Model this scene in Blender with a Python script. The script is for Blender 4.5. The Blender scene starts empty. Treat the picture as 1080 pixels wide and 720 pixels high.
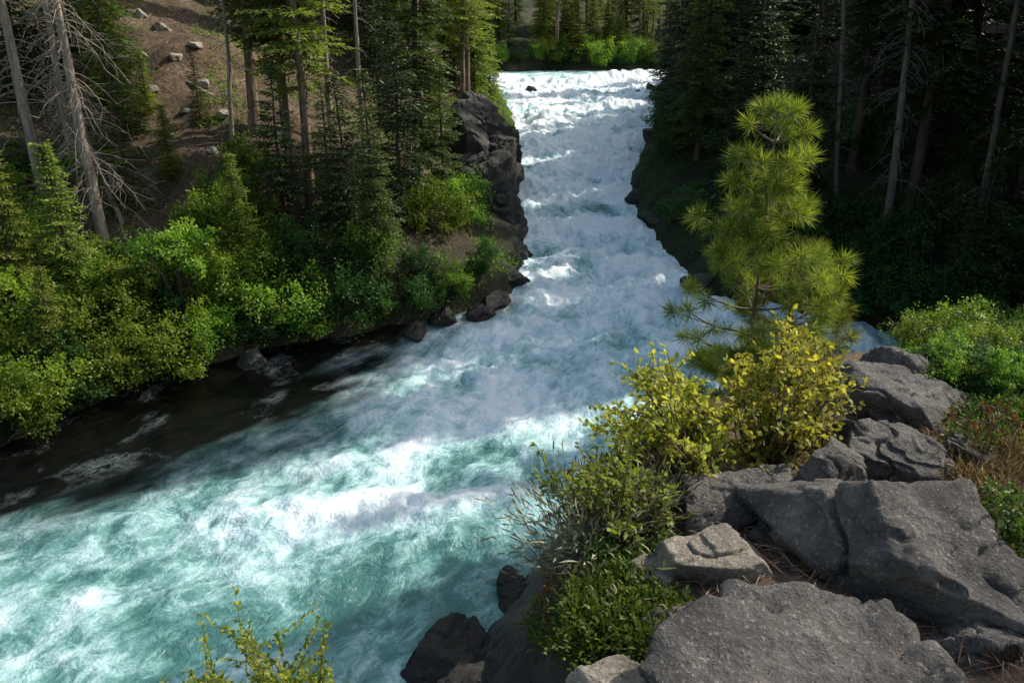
import bpy, bmesh, math, random
import numpy as np
from mathutils import Vector
rng = np.random.default_rng(11)
random.seed(5)
C = bpy.context.scene.collection
PIT = math.radians(23.5); SP, CP = math.sin(PIT), math.cos(PIT); F = 780.0; CZ = 12.0
SDX, SDY = .83/math.hypot(.83, .42), .42/math.hypot(.83, .42)

# ------------------------------------------------------------------ helpers
def vnoise(x, y, z, seed=0):
    x = np.asarray(x, float); y = np.asarray(y, float); z = np.asarray(z, float) + np.zeros_like(x)
    xi = np.floor(x).astype(np.int64); yi = np.floor(y).astype(np.int64); zi = np.floor(z).astype(np.int64)
    fx = x-xi; fy = y-yi; fz = z-zi
    fx = fx*fx*(3-2*fx); fy = fy*fy*(3-2*fy); fz = fz*fz*(3-2*fz)
    def h(a, b, c):
        n = (a*374761393 + b*668265263 + c*1274126177 + seed*974711) & 0xffffffff
        n = ((n ^ (n >> 13))*1103515245) & 0xffffffff
        n = ((n ^ (n >> 16))*668265263) & 0xffffffff
        n = n ^ (n >> 15)
        return (n & 0xffffff)/float(0x7fffff) - 1.0
    r = 0
    for dx, wx in ((0, 1-fx), (1, fx)):
        for dy, wy in ((0, 1-fy), (1, fy)):
            for dz, wz in ((0, 1-fz), (1, fz)):
                r = r + h(xi+dx, yi+dy, zi+dz)*wx*wy*wz
    return r
def fbm(x, y, z, o=4, seed=0, gain=.5):
    a = 1; s = 0; t = 0; f = 1
    for i in range(o):
        s = s + a*vnoise(np.asarray(x)*f, np.asarray(y)*f, np.asarray(z)*f, seed+i*7); t += a; a *= gain; f *= 2.03
    return s/t
def nrm(v): return v/np.maximum(np.linalg.norm(v, axis=-1, keepdims=True), 1e-9)
def tag(o, label=None, cat=None, group=None, kind=None):
    if label: o['label'] = label
    if cat: o['category'] = cat
    if group: o['group'] = group
    if kind: o['kind'] = kind
    return o
def mkmesh(name, V, Fa, mat, attrs=None, smooth=False):
    me = bpy.data.meshes.new(name)
    V = np.ascontiguousarray(V, dtype=np.float32); Fa = np.ascontiguousarray(Fa, dtype=np.int32)
    nf, k = Fa.shape
    me.vertices.add(len(V)); me.vertices.foreach_set('co', V.ravel())
    me.loops.add(nf*k); me.loops.foreach_set('vertex_index', Fa.ravel())
    me.polygons.add(nf); me.polygons.foreach_set('loop_start', np.arange(nf, dtype=np.int32)*k)
    me.polygons.foreach_set('loop_total', np.full(nf, k, dtype=np.int32))
    if smooth: me.polygons.foreach_set('use_smooth', np.ones(nf, dtype=bool))
    me.update(calc_edges=True)
    for n, a in (attrs or {}).items():
        at = me.attributes.new(n, 'FLOAT', 'POINT'); at.data.foreach_set('value', np.ascontiguousarray(a, dtype=np.float32))
    me.materials.append(mat)
    return me
def link(name, me, parent=None, loc=None):
    o = bpy.data.objects.new(name, me); C.objects.link(o)
    if parent: o.parent = parent
    if loc is not None: o.location = loc
    return o
def empty(name, loc, rz=0, s=1.0):
    o = bpy.data.objects.new(name, None); C.objects.link(o)
    o.location = loc; o.rotation_euler = (0, 0, rz); o.scale = (s, s, s); o.empty_display_size = .2
    return o
def cards(P, D, N, L, W, six=False):
    D = nrm(D); S = nrm(np.cross(D, N)); U = np.cross(S, D)
    L = np.broadcast_to(np.asarray(L, float), (len(P),))[:, None]; W = np.broadcast_to(np.asarray(W, float), (len(P),))[:, None]
    if six:
        q = [P, P+.32*L*D+.46*W*S+.06*L*U, P+.7*L*D+.36*W*S+.05*L*U, P+L*D-.06*L*U, P+.7*L*D-.36*W*S+.05*L*U, P+.32*L*D-.46*W*S+.06*L*U]
    else:
        q = [P, P+.45*L*D+.5*W*S, P+L*D, P+.45*L*D-.5*W*S]
    k = len(q); V = np.stack(q, 1).reshape(-1, 3)
    return V, np.arange(len(P)*k).reshape(-1, k), k
def leafmesh(name, P, D, N, L, W, shade, mat, six=False):
    V, Fa, k = cards(np.asarray(P), np.asarray(D), np.asarray(N), L, W, six)
    return mkmesh(name, V, Fa, mat, {'shade': np.repeat(shade, k)})
def tubes(paths, sides=5):
    Vs = []; Fs = []; off = 0
    ang = np.arange(sides)*2*math.pi/sides
    for pts, rad in paths:
        pts = np.asarray(pts, float); n = len(pts)
        T = nrm(np.gradient(pts, axis=0))
        ref = np.where(np.abs(T[:, 2:3]) > .9, np.array([[1., 0, 0]]), np.array([[0, 0, 1.]]))
        A = nrm(np.cross(T, ref)); B = np.cross(T, A)
        R = np.asarray(rad, float)[:, None, None]
        ring = pts[:, None, :] + R*(np.cos(ang)[None, :, None]*A[:, None, :] + np.sin(ang)[None, :, None]*B[:, None, :])
        Vs.append(ring.reshape(-1, 3))
        i = np.arange(n-1)[:, None]*sides; j = np.arange(sides)[None, :]; j2 = (j+1) % sides
        Fs.append(np.stack([off+i+j, off+i+j2, off+i+sides+j2, off+i+sides+j], -1).reshape(-1, 4))
        off += n*sides
    return np.concatenate(Vs), np.concatenate(Fs)
def tubemesh(name, paths, mat, sides=5):
    V, Fa = tubes(paths, sides); return mkmesh(name, V, Fa, mat, smooth=True)

# ------------------------------------------------------------------ materials
def newmat(name):
    m = bpy.data.materials.new(name); m.use_nodes = True
    nt = m.node_tree; nt.nodes.clear(); return m, nt, nt.nodes, nt.links
def N(nt, typ, **kw):
    n = nt.nodes.new(typ)
    for k, v in kw.items(): setattr(n, k, v)
    return n
def ramp(nt, fac, stops):
    r = nt.nodes.new('ShaderNodeValToRGB'); e = r.color_ramp.elements
    while len(e) < len(stops): e.new(.5)
    for el, (p, c) in zip(e, stops): el.position = p; el.color = (*c, 1) if len(c) == 3 else c
    nt.links.new(fac, r.inputs['Fac']); return r
def math_(nt, op, a, b=None, clamp=False):
    n = nt.nodes.new('ShaderNodeMath'); n.operation = op; n.use_clamp = clamp
    for i, v in enumerate((a, b)):
        if v is None: continue
        if isinstance(v, (int, float)): n.inputs[i].default_value = v
        else: nt.links.new(v, n.inputs[i])
    return n.outputs[0]
def mixc(nt, fac, a, b, mode='MIX'):
    n = nt.nodes.new('ShaderNodeMix'); n.data_type = 'RGBA'; n.blend_type = mode
    for s, v in ((n.inputs[0], fac), (n.inputs[6], a), (n.inputs[7], b)):
        if isinstance(v, (int, float)): s.default_value = v
        elif isinstance(v, tuple): s.default_value = (*v, 1)
        else: nt.links.new(v, s)
    return n.outputs[2]
def noise(nt, vec, scale, detail=5, rough=.55, dist=0):
    n = nt.nodes.new('ShaderNodeTexNoise'); n.inputs['Scale'].default_value = scale; n.inputs['Detail'].default_value = detail
    n.inputs['Roughness'].default_value = rough; n.inputs['Distortion'].default_value = dist
    if vec is not None: nt.links.new(vec, n.inputs['Vector'])
    return n.outputs['Fac']
def leafmat(name, c1, c2, trans=.35, rough=.5, var=.35, tcol=None):
    m, nt, nd, lk = newmat(name)
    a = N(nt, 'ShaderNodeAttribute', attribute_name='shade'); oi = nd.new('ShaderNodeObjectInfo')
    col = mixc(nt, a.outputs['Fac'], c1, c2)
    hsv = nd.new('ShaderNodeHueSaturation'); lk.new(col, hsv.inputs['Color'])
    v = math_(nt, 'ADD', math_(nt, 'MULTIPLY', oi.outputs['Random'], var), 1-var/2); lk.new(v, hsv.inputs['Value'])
    h = math_(nt, 'ADD', math_(nt, 'MULTIPLY', oi.outputs['Random'], .04), .475); lk.new(h, hsv.inputs['Hue'])
    p = nd.new('ShaderNodeBsdfPrincipled'); p.inputs['Roughness'].default_value = rough; p.inputs['Specular IOR Level'].default_value = .25
    lk.new(hsv.outputs[0], p.inputs['Base Color'])
    t = nd.new('ShaderNodeBsdfTranslucent')
    tc = mixc(nt, 1.0, hsv.outputs[0], tcol or (1.5, 1.6, .6), 'MULTIPLY'); lk.new(tc, t.inputs['Color'])
    mx = nd.new('ShaderNodeMixShader'); mx.inputs[0].default_value = trans
    lk.new(p.outputs[0], mx.inputs[1]); lk.new(t.outputs[0], mx.inputs[2])
    o = nd.new('ShaderNodeOutputMaterial'); lk.new(mx.outputs[0], o.inputs[0]); return m
def barkmat(name, c1, c2, sc=6):
    m, nt, nd, lk = newmat(name)
    tc = nd.new('ShaderNodeTexCoord'); mp = nd.new('ShaderNodeMapping'); mp.inputs['Scale'].default_value = (1, 1, .18); lk.new(tc.outputs['Object'], mp.inputs[0])
    n1 = noise(nt, mp.outputs[0], sc, 4, .65, .3); n2 = noise(nt, tc.outputs['Object'], .7, 3)
    r = ramp(nt, n1, [(.35, c1), (.62, c2)])
    c = mixc(nt, math_(nt, 'MULTIPLY', n2, .6), r.outputs[0], tuple(x*.45 for x in c1))
    p = nd.new('ShaderNodeBsdfPrincipled'); p.inputs['Roughness'].default_value = .9; lk.new(c, p.inputs['Base Color'])
    b = nd.new('ShaderNodeBump'); b.inputs['Strength'].default_value = .8; b.inputs['Distance'].default_value = .05; lk.new(n1, b.inputs['Height']); lk.new(b.outputs[0], p.inputs['Normal'])
    o = nd.new('ShaderNodeOutputMaterial'); lk.new(p.outputs[0], o.inputs[0]); return m
def rockmat(name, dark, mid, light, sc=1.0, lichen=.5, wet=False, moss=0):
    m, nt, nd, lk = newmat(name)
    g = nd.new('ShaderNodeNewGeometry'); pos = g.outputs['Position']
    n1 = noise(nt, pos, 1.6*sc, 6, .62, .4); n2 = noise(nt, pos, 9*sc, 7, .72); n3 = noise(nt, pos, 42*sc, 4, .7)
    r = ramp(nt, n1, [(.3, dark), (.52, mid), (.75, light)])
    c = mixc(nt, ramp(nt, n2, [(.38, (0, 0, 0)), (.62, (1, 1, 1))]).outputs[0], mixc(nt, .6, r.outputs[0], dark), r.outputs[0])
    li = math_(nt, 'MULTIPLY', ramp(nt, n3, [(.56, (0, 0, 0)), (.64, (1, 1, 1))]).outputs[0], lichen)
    c = mixc(nt, li, c, tuple(min(1, x*1.6) for x in light))
    vor = nd.new('ShaderNodeTexVoronoi'); vor.inputs['Scale'].default_value = 30*sc; lk.new(pos, vor.inputs['Vector'])
    pit = ramp(nt, vor.outputs['Distance'], [(.0, (1, 1, 1)), (.25, (0, 0, 0))]).outputs[0]
    c = mixc(nt, math_(nt, 'MULTIPLY', pit, .5), c, tuple(x*.5 for x in dark))
    if moss:
        sep = nd.new('ShaderNodeSeparateXYZ'); lk.new(g.outputs['Normal'], sep.inputs[0])
        f = math_(nt, 'MULTIPLY', math_(nt, 'ADD', math_(nt, 'MULTIPLY', sep.outputs['Z'], .9), math_(nt, 'SUBTRACT', n2, .75), True), moss, True)
        c = mixc(nt, f, c, (.035, .06, .012))
    p = nd.new('ShaderNodeBsdfPrincipled'); p.inputs['Roughness'].default_value = .3 if wet else .85; lk.new(c, p.inputs['Base Color'])
    hgt = math_(nt, 'ADD', math_(nt, 'ADD', math_(nt, 'MULTIPLY', n2, 1.0), math_(nt, 'MULTIPLY', n3, .35)), math_(nt, 'MULTIPLY', pit, -.15))
    b = nd.new('ShaderNodeBump'); b.inputs['Strength'].default_value = 1.0; b.inputs['Distance'].default_value = .07/sc; lk.new(hgt, b.inputs['Height']); lk.new(b.outputs[0], p.inputs['Normal'])
    o = nd.new('ShaderNodeOutputMaterial'); lk.new(p.outputs[0], o.inputs[0]); return m
M = {}
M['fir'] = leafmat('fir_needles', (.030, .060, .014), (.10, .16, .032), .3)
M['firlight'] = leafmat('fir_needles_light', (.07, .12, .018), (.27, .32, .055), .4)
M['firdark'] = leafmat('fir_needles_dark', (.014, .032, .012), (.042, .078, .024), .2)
M['pine'] = leafmat('pine_needles', (.045, .085, .018), (.42, .43, .085), .38)
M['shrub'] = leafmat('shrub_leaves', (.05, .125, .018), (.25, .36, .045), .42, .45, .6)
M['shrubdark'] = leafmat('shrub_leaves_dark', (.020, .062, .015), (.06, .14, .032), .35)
M['yellow'] = leafmat('yellow_leaves', (.13, .18, .025), (.64, .60, .12), .5, .5, .2, (1.3, 1.3, .55))
M['sprig'] = leafmat('sprig_leaves', (.10, .17, .022), (.42, .42, .06), .45, .5, .2, (1.3, 1.3, .5))
M['olive'] = leafmat('olive_leaves', (.08, .11, .018), (.28, .30, .06), .4)
M['mat'] = leafmat('mat_leaves', (.03, .07, .012), (.13, .20, .03), .3)
M['sage'] = leafmat('sage_leaves', (.14, .14, .10), (.36, .35, .27), .2, .7)
M['red'] = leafmat('red_leaves', (.14, .05, .02), (.26, .15, .05), .35, .5, .2, (1.3, .8, .5))
M['needle'] = leafmat('dead_needles', (.10, .055, .025), (.42, .30, .17), .1, .8)
M['bark'] = barkmat('conifer_bark', (.045, .034, .027), (.15, .11, .085))
M['barkwarm'] = barkmat('ponderosa_bark', (.09, .06, .042), (.38, .28, .20))
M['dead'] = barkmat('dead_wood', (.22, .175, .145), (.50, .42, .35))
M['deaddim'] = barkmat('darker_dead_wood', (.08, .07, .06), (.24, .20, .18))  # darker tone of the dead wood, for trunks in the right forest
M['stem'] = barkmat('shrub_stem', (.06, .04, .03), (.16, .12, .09), 30)
M['rock'] = rockmat('grey_basalt', (.048, .045, .044), (.150, .138, .130), (.32, .29, .265), 1.6, .4)
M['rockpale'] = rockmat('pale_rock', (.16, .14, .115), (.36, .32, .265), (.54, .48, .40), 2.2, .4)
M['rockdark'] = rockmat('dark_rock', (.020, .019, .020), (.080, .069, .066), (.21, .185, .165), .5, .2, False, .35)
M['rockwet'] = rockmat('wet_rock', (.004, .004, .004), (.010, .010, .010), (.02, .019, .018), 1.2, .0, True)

# ------------------------------------------------------------------ river and terrain
def wl(y): return np.interp(y, [-50, 18, 25, 30, 40, 46, 49, 57, 59.5, 67, 70, 80, 82, 92, 93.5, 110, 300], [0, 0, .35, .8, 1.5, 1.95, 2.4, 2.85, 3.35, 3.8, 4.3, 4.8, 5.0, 5.35, 5.6, 5.65, 5.7])
RIV = np.array([(-3.2, 104), (-3, 92), (-2.5, 84), (-.8, 76), (.2, 66), (.4, 58), (0, 50), (.1, 46), (.5, 40), (.7, 35), (.2, 32), (-1, 30), (-2.6, 28.6), (-5.3, 27.6), (-10.4, 25.4), (-13.4, 22.8), (-15.6, 19.3), (-19, 15), (-26, 10), (-40, 4), (-60, -5), (-60, -30), (-12, -30), (-6, -10), (-4, 0), (-2.4, 5), (-1.3, 8), (-.9, 10.7), (-.1, 12.8), (.9, 15), (3, 15.8), (6, 15), (9, 15.5), (13, 18), (15.5, 22), (15.8, 25.5), (14.5, 28), (11.7, 29.5), (8.6, 31), (7.9, 37), (7.3, 42), (7.8, 48.5), (9.5, 55), (11.6, 62), (14.5, 79), (20, 100), (30, 103), (45, 105), (45, 112), (32, 109.2), (20, 109.5), (12, 107.2), (5, 107.4), (0, 105)], float)
PLAT = np.array([(0.15, -8), (0.15, 1.5), (0.35, 2.5), (.75, 3.1), (1.4, 3.65), (2.0, 4.3), (2.45, 4.85), (2.85, 4.75), (3.2, 4.25), (4.2, 3.9), (7, 3.9), (12, 4.2), (34, 6), (34, -8)], float)
def sdist(x, y, poly):
    x = np.asarray(x, float); y = np.asarray(y, float)
    best = np.full(x.shape, 1e9); ins = np.zeros(x.shape, bool); n = len(poly)
    for i in range(n):
        ax, ay = poly[i]; bx, by = poly[(i+1) % n]
        dx, dy = bx-ax, by-ay
        t = np.clip(((x-ax)*dx+(y-ay)*dy)/(dx*dx+dy*dy), 0, 1)
        best = np.minimum(best, (x-ax-t*dx)**2+(y-ay-t*dy)**2)
        c = ((ay > y) != (by > y)) & (x < (bx-ax)*(y-ay)/((by-ay) if by != ay else 1e-9)+ax)
        ins ^= c
    d = np.sqrt(best); return np.where(ins, -d, d)
def terrain(x, y, fine=True):
    x = np.asarray(x, float); y = np.asarray(y, float)
    d = sdist(x, y, RIV)
    d = d + .35*fbm(x*.8, y*.8, 0, 3, 3)
    k = np.interp(y, [10, 60, 95, 110], [.56, .56, .45, .26])
    up = .8*(1-np.exp(-np.maximum(d, 0)/.5)) + k*np.maximum(d, 0)
    up = 36*(1-np.exp(-up/36))
    z = wl(y) + np.where(d > 0, up, np.maximum(d*.9, -1.8))
    rough = np.clip(d/3, 0, 1)
    z = z + rough*(1.6*fbm(x*.15, y*.15, 0, 3, 21) + .7*fbm(x*.6, y*.6, 0, 5, 22, .6))
    do = np.maximum(sdist(x, y, PLAT), 0)
    top = 10.45 - .085*np.clip(y-1, 0, 6)**1.6 + .05*np.clip(x, 0, 8)
    do2 = do*(1+.25*fbm(x*.9, y*.9, 1, 3, 31))
    cl = top - 1.65*do2 - .35*(1-np.exp(-do/.15)) + .10*fbm(x*1.3, y*1.3, 0, 3, 33)
    st = np.clip(do/.6, 0, 1)
    led = .55; cl = cl*(1-.55*st) + (np.round(cl/led + .6*fbm(x*.6, y*.6, 2, 2, 35))*led)*.55*st
    cl = cl + st*.42*fbm(x*2.1, y*2.1, 0, 5, 36, .62)
    if fine: cl = cl + .03*fbm(x*7, y*7, 0, 3, 37)
    return np.maximum(z, cl)
def ray(px, py):
    u = (px-540)/F; v = (360-py)/F
    return np.array([u, CP+v*SP, -SP+v*CP])
TT = np.geomspace(1.0, 220, 3000)
def hit(px, py):
    r = ray(px, py); X = r[0]*TT; Y = r[1]*TT; Z = CZ+r[2]*TT
    g = terrain(X, Y); b = np.nonzero(Z < g)[0]
    i = b[0] if len(b) else len(TT)-1
    return np.array([X[i], Y[i], g[i]]), TT[i]
def hitw(px, py):
    r = ray(px, py); X = r[0]*TT; Y = r[1]*TT; Z = CZ+r[2]*TT
    b = np.nonzero(Z < wl(Y))[0]; i = b[0] if len(b) else len(TT)-1
    return np.array([X[i], Y[i], wl(Y[i])]), TT[i]
def proj(p):
    dz = p[2]-CZ; dep = p[1]*CP-dz*SP; up = p[1]*SP+dz*CP
    return 540+F*p[0]/dep, 360-F*up/dep, dep
for q_ in ((950, 372), (1000, 380), (1050, 395), (1050, 365)): print('PAD', q_, hit(*q_))
def gridmesh(xs, ys, zf):
    X, Y = np.meshgrid(xs, ys); Z = zf(X, Y); nx, ny = len(xs), len(ys)
    idx = np.arange(nx*ny).reshape(ny, nx)
    Q = np.stack([idx[:-1, :-1], idx[:-1, 1:], idx[1:, 1:], idx[1:, :-1]], -1).reshape(-1, 4)
    return X, Y, Z, Q
def groundmat():
    m, nt, nd, lk = newmat('forest_ground')
    g = nd.new('ShaderNodeNewGeometry'); pos = g.outputs['Position']
    n1 = noise(nt, pos, .5, 6, .6, .5); n2 = noise(nt, pos, 5, 7, .72); n3 = noise(nt, pos, 24, 5, .75)
    c = ramp(nt, n1, [(.3, (.075, .047, .028)), (.5, (.20, .135, .085)), (.7, (.40, .29, .20))]).outputs[0]
    c = mixc(nt, ramp(nt, n2, [(.42, (0, 0, 0)), (.6, (1, 1, 1))]).outputs[0], c, (.07, .046, .026))
    c = mixc(nt, ramp(nt, n3, [(.54, (0, 0, 0)), (.66, (.8, .8, .8))]).outputs[0], c, (.44, .33, .24))
    a = N(nt, 'ShaderNodeAttribute', attribute_name='green')
    gr = ramp(nt, n2, [(.35, (.008, .014, .005)), (.65, (.035, .055, .014))]).outputs[0]  # dark plant cover, its low tone also painting in the forest shade
    c = mixc(nt, a.outputs['Fac'], c, gr)
    p = nd.new('ShaderNodeBsdfPrincipled'); p.inputs['Roughness'].default_value = .95; lk.new(c, p.inputs['Base Color'])
    h = math_(nt, 'ADD', n2, math_(nt, 'MULTIPLY', n3, .3))
    b = nd.new('ShaderNodeBump'); b.inputs['Strength'].default_value = 1.0; b.inputs['Distance'].default_value = .3; lk.new(h, b.inputs['Height']); lk.new(b.outputs[0], p.inputs['Normal'])
    o = nd.new('ShaderNodeOutputMaterial'); lk.new(p.outputs[0], o.inputs[0]); return m
def cliffmat():
    m, nt, nd, lk = newmat('cliff_rock_and_soil')
    g = nd.new('ShaderNodeNewGeometry'); pos = g.outputs['Position']
    sep = nd.new('ShaderNodeSeparateXYZ'); lk.new(g.outputs['Normal'], sep.inputs[0]); sp2 = nd.new('ShaderNodeSeparateXYZ'); lk.new(pos, sp2.inputs[0])
    n1 = noise(nt, pos, 1.4, 7, .65, .5); n2 = noise(nt, pos, 12, 7, .7); n3 = noise(nt, pos, 70, 4, .75)
    rock = ramp(nt, n1, [(.3, (.016, .015, .016)), (.5, (.05, .045, .042)), (.75, (.11, .098, .085))]).outputs[0]
    rock = mixc(nt, ramp(nt, n2, [(.4, (.8, .8, .8)), (.6, (0, 0, 0))]).outputs[0], rock, (.014, .013, .013))
    rock = mixc(nt, ramp(nt, n3, [(.55, (0, 0, 0)), (.68, (.4, .4, .4))]).outputs[0], rock, (.2, .18, .16))
    soil = ramp(nt, n2, [(.3, (.05, .034, .024)), (.55, (.13, .09, .062)), (.75, (.24, .175, .125))]).outputs[0]
    soil = mixc(nt, ramp(nt, n3, [(.5, (0, 0, 0)), (.66, (.7, .7, .7))]).outputs[0], soil, (.30, .23, .16))
    f = ramp(nt, math_(nt, 'ADD', sep.outputs['Z'], math_(nt, 'MULTIPLY', math_(nt, 'SUBTRACT', n2, .5), .6)), [(.72, (0, 0, 0)), (.9, (1, 1, 1))]).outputs[0]
    f = math_(nt, 'MULTIPLY', f, math_(nt, 'SUBTRACT', sp2.outputs['Z'], 8.4, True))
    c = mixc(nt, f, rock, soil)
    wet = math_(nt, 'SUBTRACT', 1.6, sp2.outputs['Z'], True); c = mixc(nt, math_(nt, 'MULTIPLY', wet, .85), c, (.008, .008, .007))
    p = nd.new('ShaderNodeBsdfPrincipled'); lk.new(c, p.inputs['Base Color']); lk.new(math_(nt, 'SUBTRACT', .9, math_(nt, 'MULTIPLY', wet, .6)), p.inputs['Roughness'])
    h = math_(nt, 'ADD', n2, math_(nt, 'MULTIPLY', n3, .4))
    b = nd.new('ShaderNodeBump'); b.inputs['Strength'].default_value = .9; b.inputs['Distance'].default_value = .07; lk.new(h, b.inputs['Height']); lk.new(b.outputs[0], p.inputs['Normal'])
    o = nd.new('ShaderNodeOutputMaterial'); lk.new(p.outputs[0], o.inputs[0]); return m

CX0, CX1, CY0, CY1 = -3.4, 9.0, -2.0, 15.0
xs = np.concatenate([np.linspace(-120, -34, 40, endpoint=False), np.arange(-34, 40, .35), np.linspace(40, 140, 45)])
ys = np.concatenate([np.linspace(-60, -4, 20, endpoint=False), np.arange(-4, 60, .35), np.arange(60, 130, .8), np.linspace(130, 320, 50)])
X, Y, Z, Q = gridmesh(xs, ys, terrain)
inn = (X > CX0+.4) & (X < CX1-.4) & (Y > CY0+.4) & (Y < CY1-.4)
Z = np.where(inn, Z-.7, Z)
dr = sdist(X, Y, RIV)
green = np.clip(1-dr/6, 0, 1)*.9 + np.where(X > 6, .7, .2)*np.clip(1-dr/60, 0, 1)
green = np.where(Y > 100, .85, green)
green = np.clip(green + .5*fbm(X*.2, Y*.2, 0, 3, 9), 0, 1)
green = np.where((X > 2) & (Y < 20), .95, green)
clr = np.exp(-((X+14+.42*(Y-38))/4.2)**2)*(Y > 24)*(Y < 70)
green = green*(1-.95*clr)
me = mkmesh('ground', np.stack([X, Y, Z], -1).reshape(-1, 3), Q, groundmat(), {'green': green.ravel()}, True)
tag(link('ground', me), 'forested river banks of brown soil and needle litter', 'ground', kind='structure')
xs = np.arange(CX0, CX1, .05); ys = np.arange(CY0, CY1, .05)
X, Y, Z, Q = gridmesh(xs, ys, terrain)
gy, gx = np.gradient(Z, .05); steep = np.clip((np.hypot(gx, gy)-.7)/1.2, 0, 1)
X = X+steep*.14*fbm(X*3, Y*3, Z*3, 4, 81, .6); Y = Y+steep*.14*fbm(X*3, Y*3, Z*3, 4, 85, .6)
me = mkmesh('cliff', np.stack([X, Y, Z], -1).reshape(-1, 3), Q, cliffmat(), None, True)
tag(link('cliff', me), 'rocky cliff top and steep bank above the near side of the river', 'cliff', kind='structure')

# ------------------------------------------------------------------ water
CL = np.array([(60, 108), (30, 106), (12, 100), (8, 85), (6, 70), (4.5, 58), (4, 48), (4.2, 40), (4.2, 33), (3.2, 28), (.5, 22.5), (-4, 17.5), (-10, 12), (-20, 5), (-40, -6), (-60, -16)], float)
def smoothline(P, n=8):
    out = []
    Pp = np.vstack([2*P[0]-P[1], P, 2*P[-1]-P[-2]])
    for i in range(1, len(Pp)-2):
        for t in np.linspace(0, 1, n, endpoint=False):
            a, b, c, d = Pp[i-1], Pp[i], Pp[i+1], Pp[i+2]
            out.append(.5*((2*b)+(-a+c)*t+(2*a-5*b+4*c-d)*t*t+(-a+3*b-3*c+d)*t**3))
    return np.array(out)
CS = smoothline(CL, 6)
def st_coords(x, y):
    best = np.full(x.shape, 1e9); S = np.zeros(x.shape); T = np.zeros(x.shape); acc = 0
    for i in range(len(CS)-1):
        ax, ay = CS[i]; dx, dy = CS[i+1]-CS[i]; L = math.hypot(dx, dy)
        t = np.clip(((x-ax)*dx+(y-ay)*dy)/(L*L), 0, 1)
        ex = x-ax-t*dx; ey = y-ay-t*dy; q = ex*ex+ey*ey
        mk = q < best; best = np.where(mk, q, best)
        S = np.where(mk, acc+t*L, S); T = np.where(mk, np.sign(dx*ey-dy*ex)*np.sqrt(q), T); acc += L
    return S, T
xs = np.arange(-30, 46, .10)
ys = [4.0]
while ys[-1] < 115: ys.append(ys[-1]+.07+.0022*ys[-1])
ys = np.array(ys)
X, Y = np.meshgrid(xs, ys); sd = sdist(X, Y, RIV); S, T = st_coords(X, Y)
CALM_SHADE = np.array([(-40, 9), (-20, 13), (-13, 15.6), (-8.5, 18.2), (-5.9, 19.8), (-4.9, 23.5), (-3.4, 26.5), (-.5, 30), (-6, 34), (-40, 30)], float)
cd = sdist(X, Y, CALM_SHADE) + 2.4*fbm(S*.22, T*.7, 0, 5, 51, .6)
calm = np.clip(.5-cd/3.6, 0, 1); calm = calm*calm*(3-2*calm)
turb_sun = np.interp(Y, [4, 12, 16, 20, 25, 30, 60, 90, 94, 97, 115], [.47, .47, .54, .66, .84, .96, 1.02, 1.06, 1.15, .8, .65])
def spot(x0, y0, sx, sy, a, rot=0):
    c, s = math.cos(rot), math.sin(rot); dx = (X-x0)*c+(Y-y0)*s; dy = -(X-x0)*s+(Y-y0)*c
    return a*np.exp(-(dx/sx)**2-(dy/sy)**2)
turb_sun += spot(-4.5, 16.3, 4.0, 1.0, .34, .12) + spot(-.3, 21.5, 3.0, 2.2, .2) + spot(-2, 20, 4.5, .8, .2, .6) + spot(-8, 13.5, 4, .7, .16, .3) - spot(-2.2, 13.8, 3, 1.3, .14) - spot(0, 17.5, 1.6, 1.4, .12)  # first spot whitens the foam to stand in for the sunlit streak
ledge = 0
for i, (y0, a) in enumerate(((34, .22), (41, .3), (47.5, .5), (53, .35), (58.3, .5), (63, .35), (68.5, .6), (75, .4), (81, .45), (92.7, .7))):
    q = Y+3.2*fbm(X*.16, Y*.03, i*3.1, 3, 91+i)-y0 + .25*(i % 3-1)*(X-5)
    br = np.clip(.5+1.6*fbm(X*.28, Y*.12, i*1.7, 3, 93), 0, 1.3)
    if i == 9: br = .8+.2*br
    ledge = ledge + a*np.exp(-((q+1.6)/1.0)**2)*br; turb_sun += (.22*np.exp(-((q+1.2)/1.5)**2) - .26*np.exp(-((q-1.8)/1.3)**2))*br
big = fbm(S*.22, T*.38, 0, 3, 61)
A = .27*np.interp(Y, [5, 14, 20, 28, 60, 92, 100, 115], [.35, .5, .75, 1.15, 1.6, 1.6, .4, .15])*(1-.88*calm)
wv = 1-np.abs(fbm(S*.5, T*.6, 0, 3, 71))*2.4
wv2 = 1-np.abs(fbm(S*1.3, T*1.5, 3, 4, 72, .6))*3
wv3 = fbm(S*4.2, T*5, 6, 2, 76)
Z = wl(Y) + A*(.9*big + .7*(wv-.5) + .38*(wv2-.3) + .2*wv3) + ledge
Z += .28*np.exp(-((Y-16.2-.12*(X+4.5)-.9*fbm(X*.35, Y*.1, 0, 3, 5))/.9)**2)*np.exp(-((X+4)/5)**2)*(1+.4*wv2)
edge = np.clip((-sd)/1.2, 0, 1); Z = wl(Y) + (Z-wl(Y))*(.35+.65*edge)
idx = np.arange(X.size).reshape(X.shape)
keep = sd < .9
kq = (keep[:-1, :-1] & keep[1:, :-1] & keep[:-1, 1:] & keep[1:, 1:]).ravel()
Q = np.stack([idx[:-1, :-1], idx[:-1, 1:], idx[1:, 1:], idx[1:, :-1]], -1).reshape(-1, 4)[kq]
used = np.unique(Q); rem = np.full(X.size, -1); rem[used] = np.arange(len(used)); Q = rem[Q]
V = np.stack([X, Y, Z], -1).reshape(-1, 3)[used]
crest = np.clip(.5+(Z-wl(Y))/np.maximum(A, .02)*.5, 0, 1)
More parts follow.
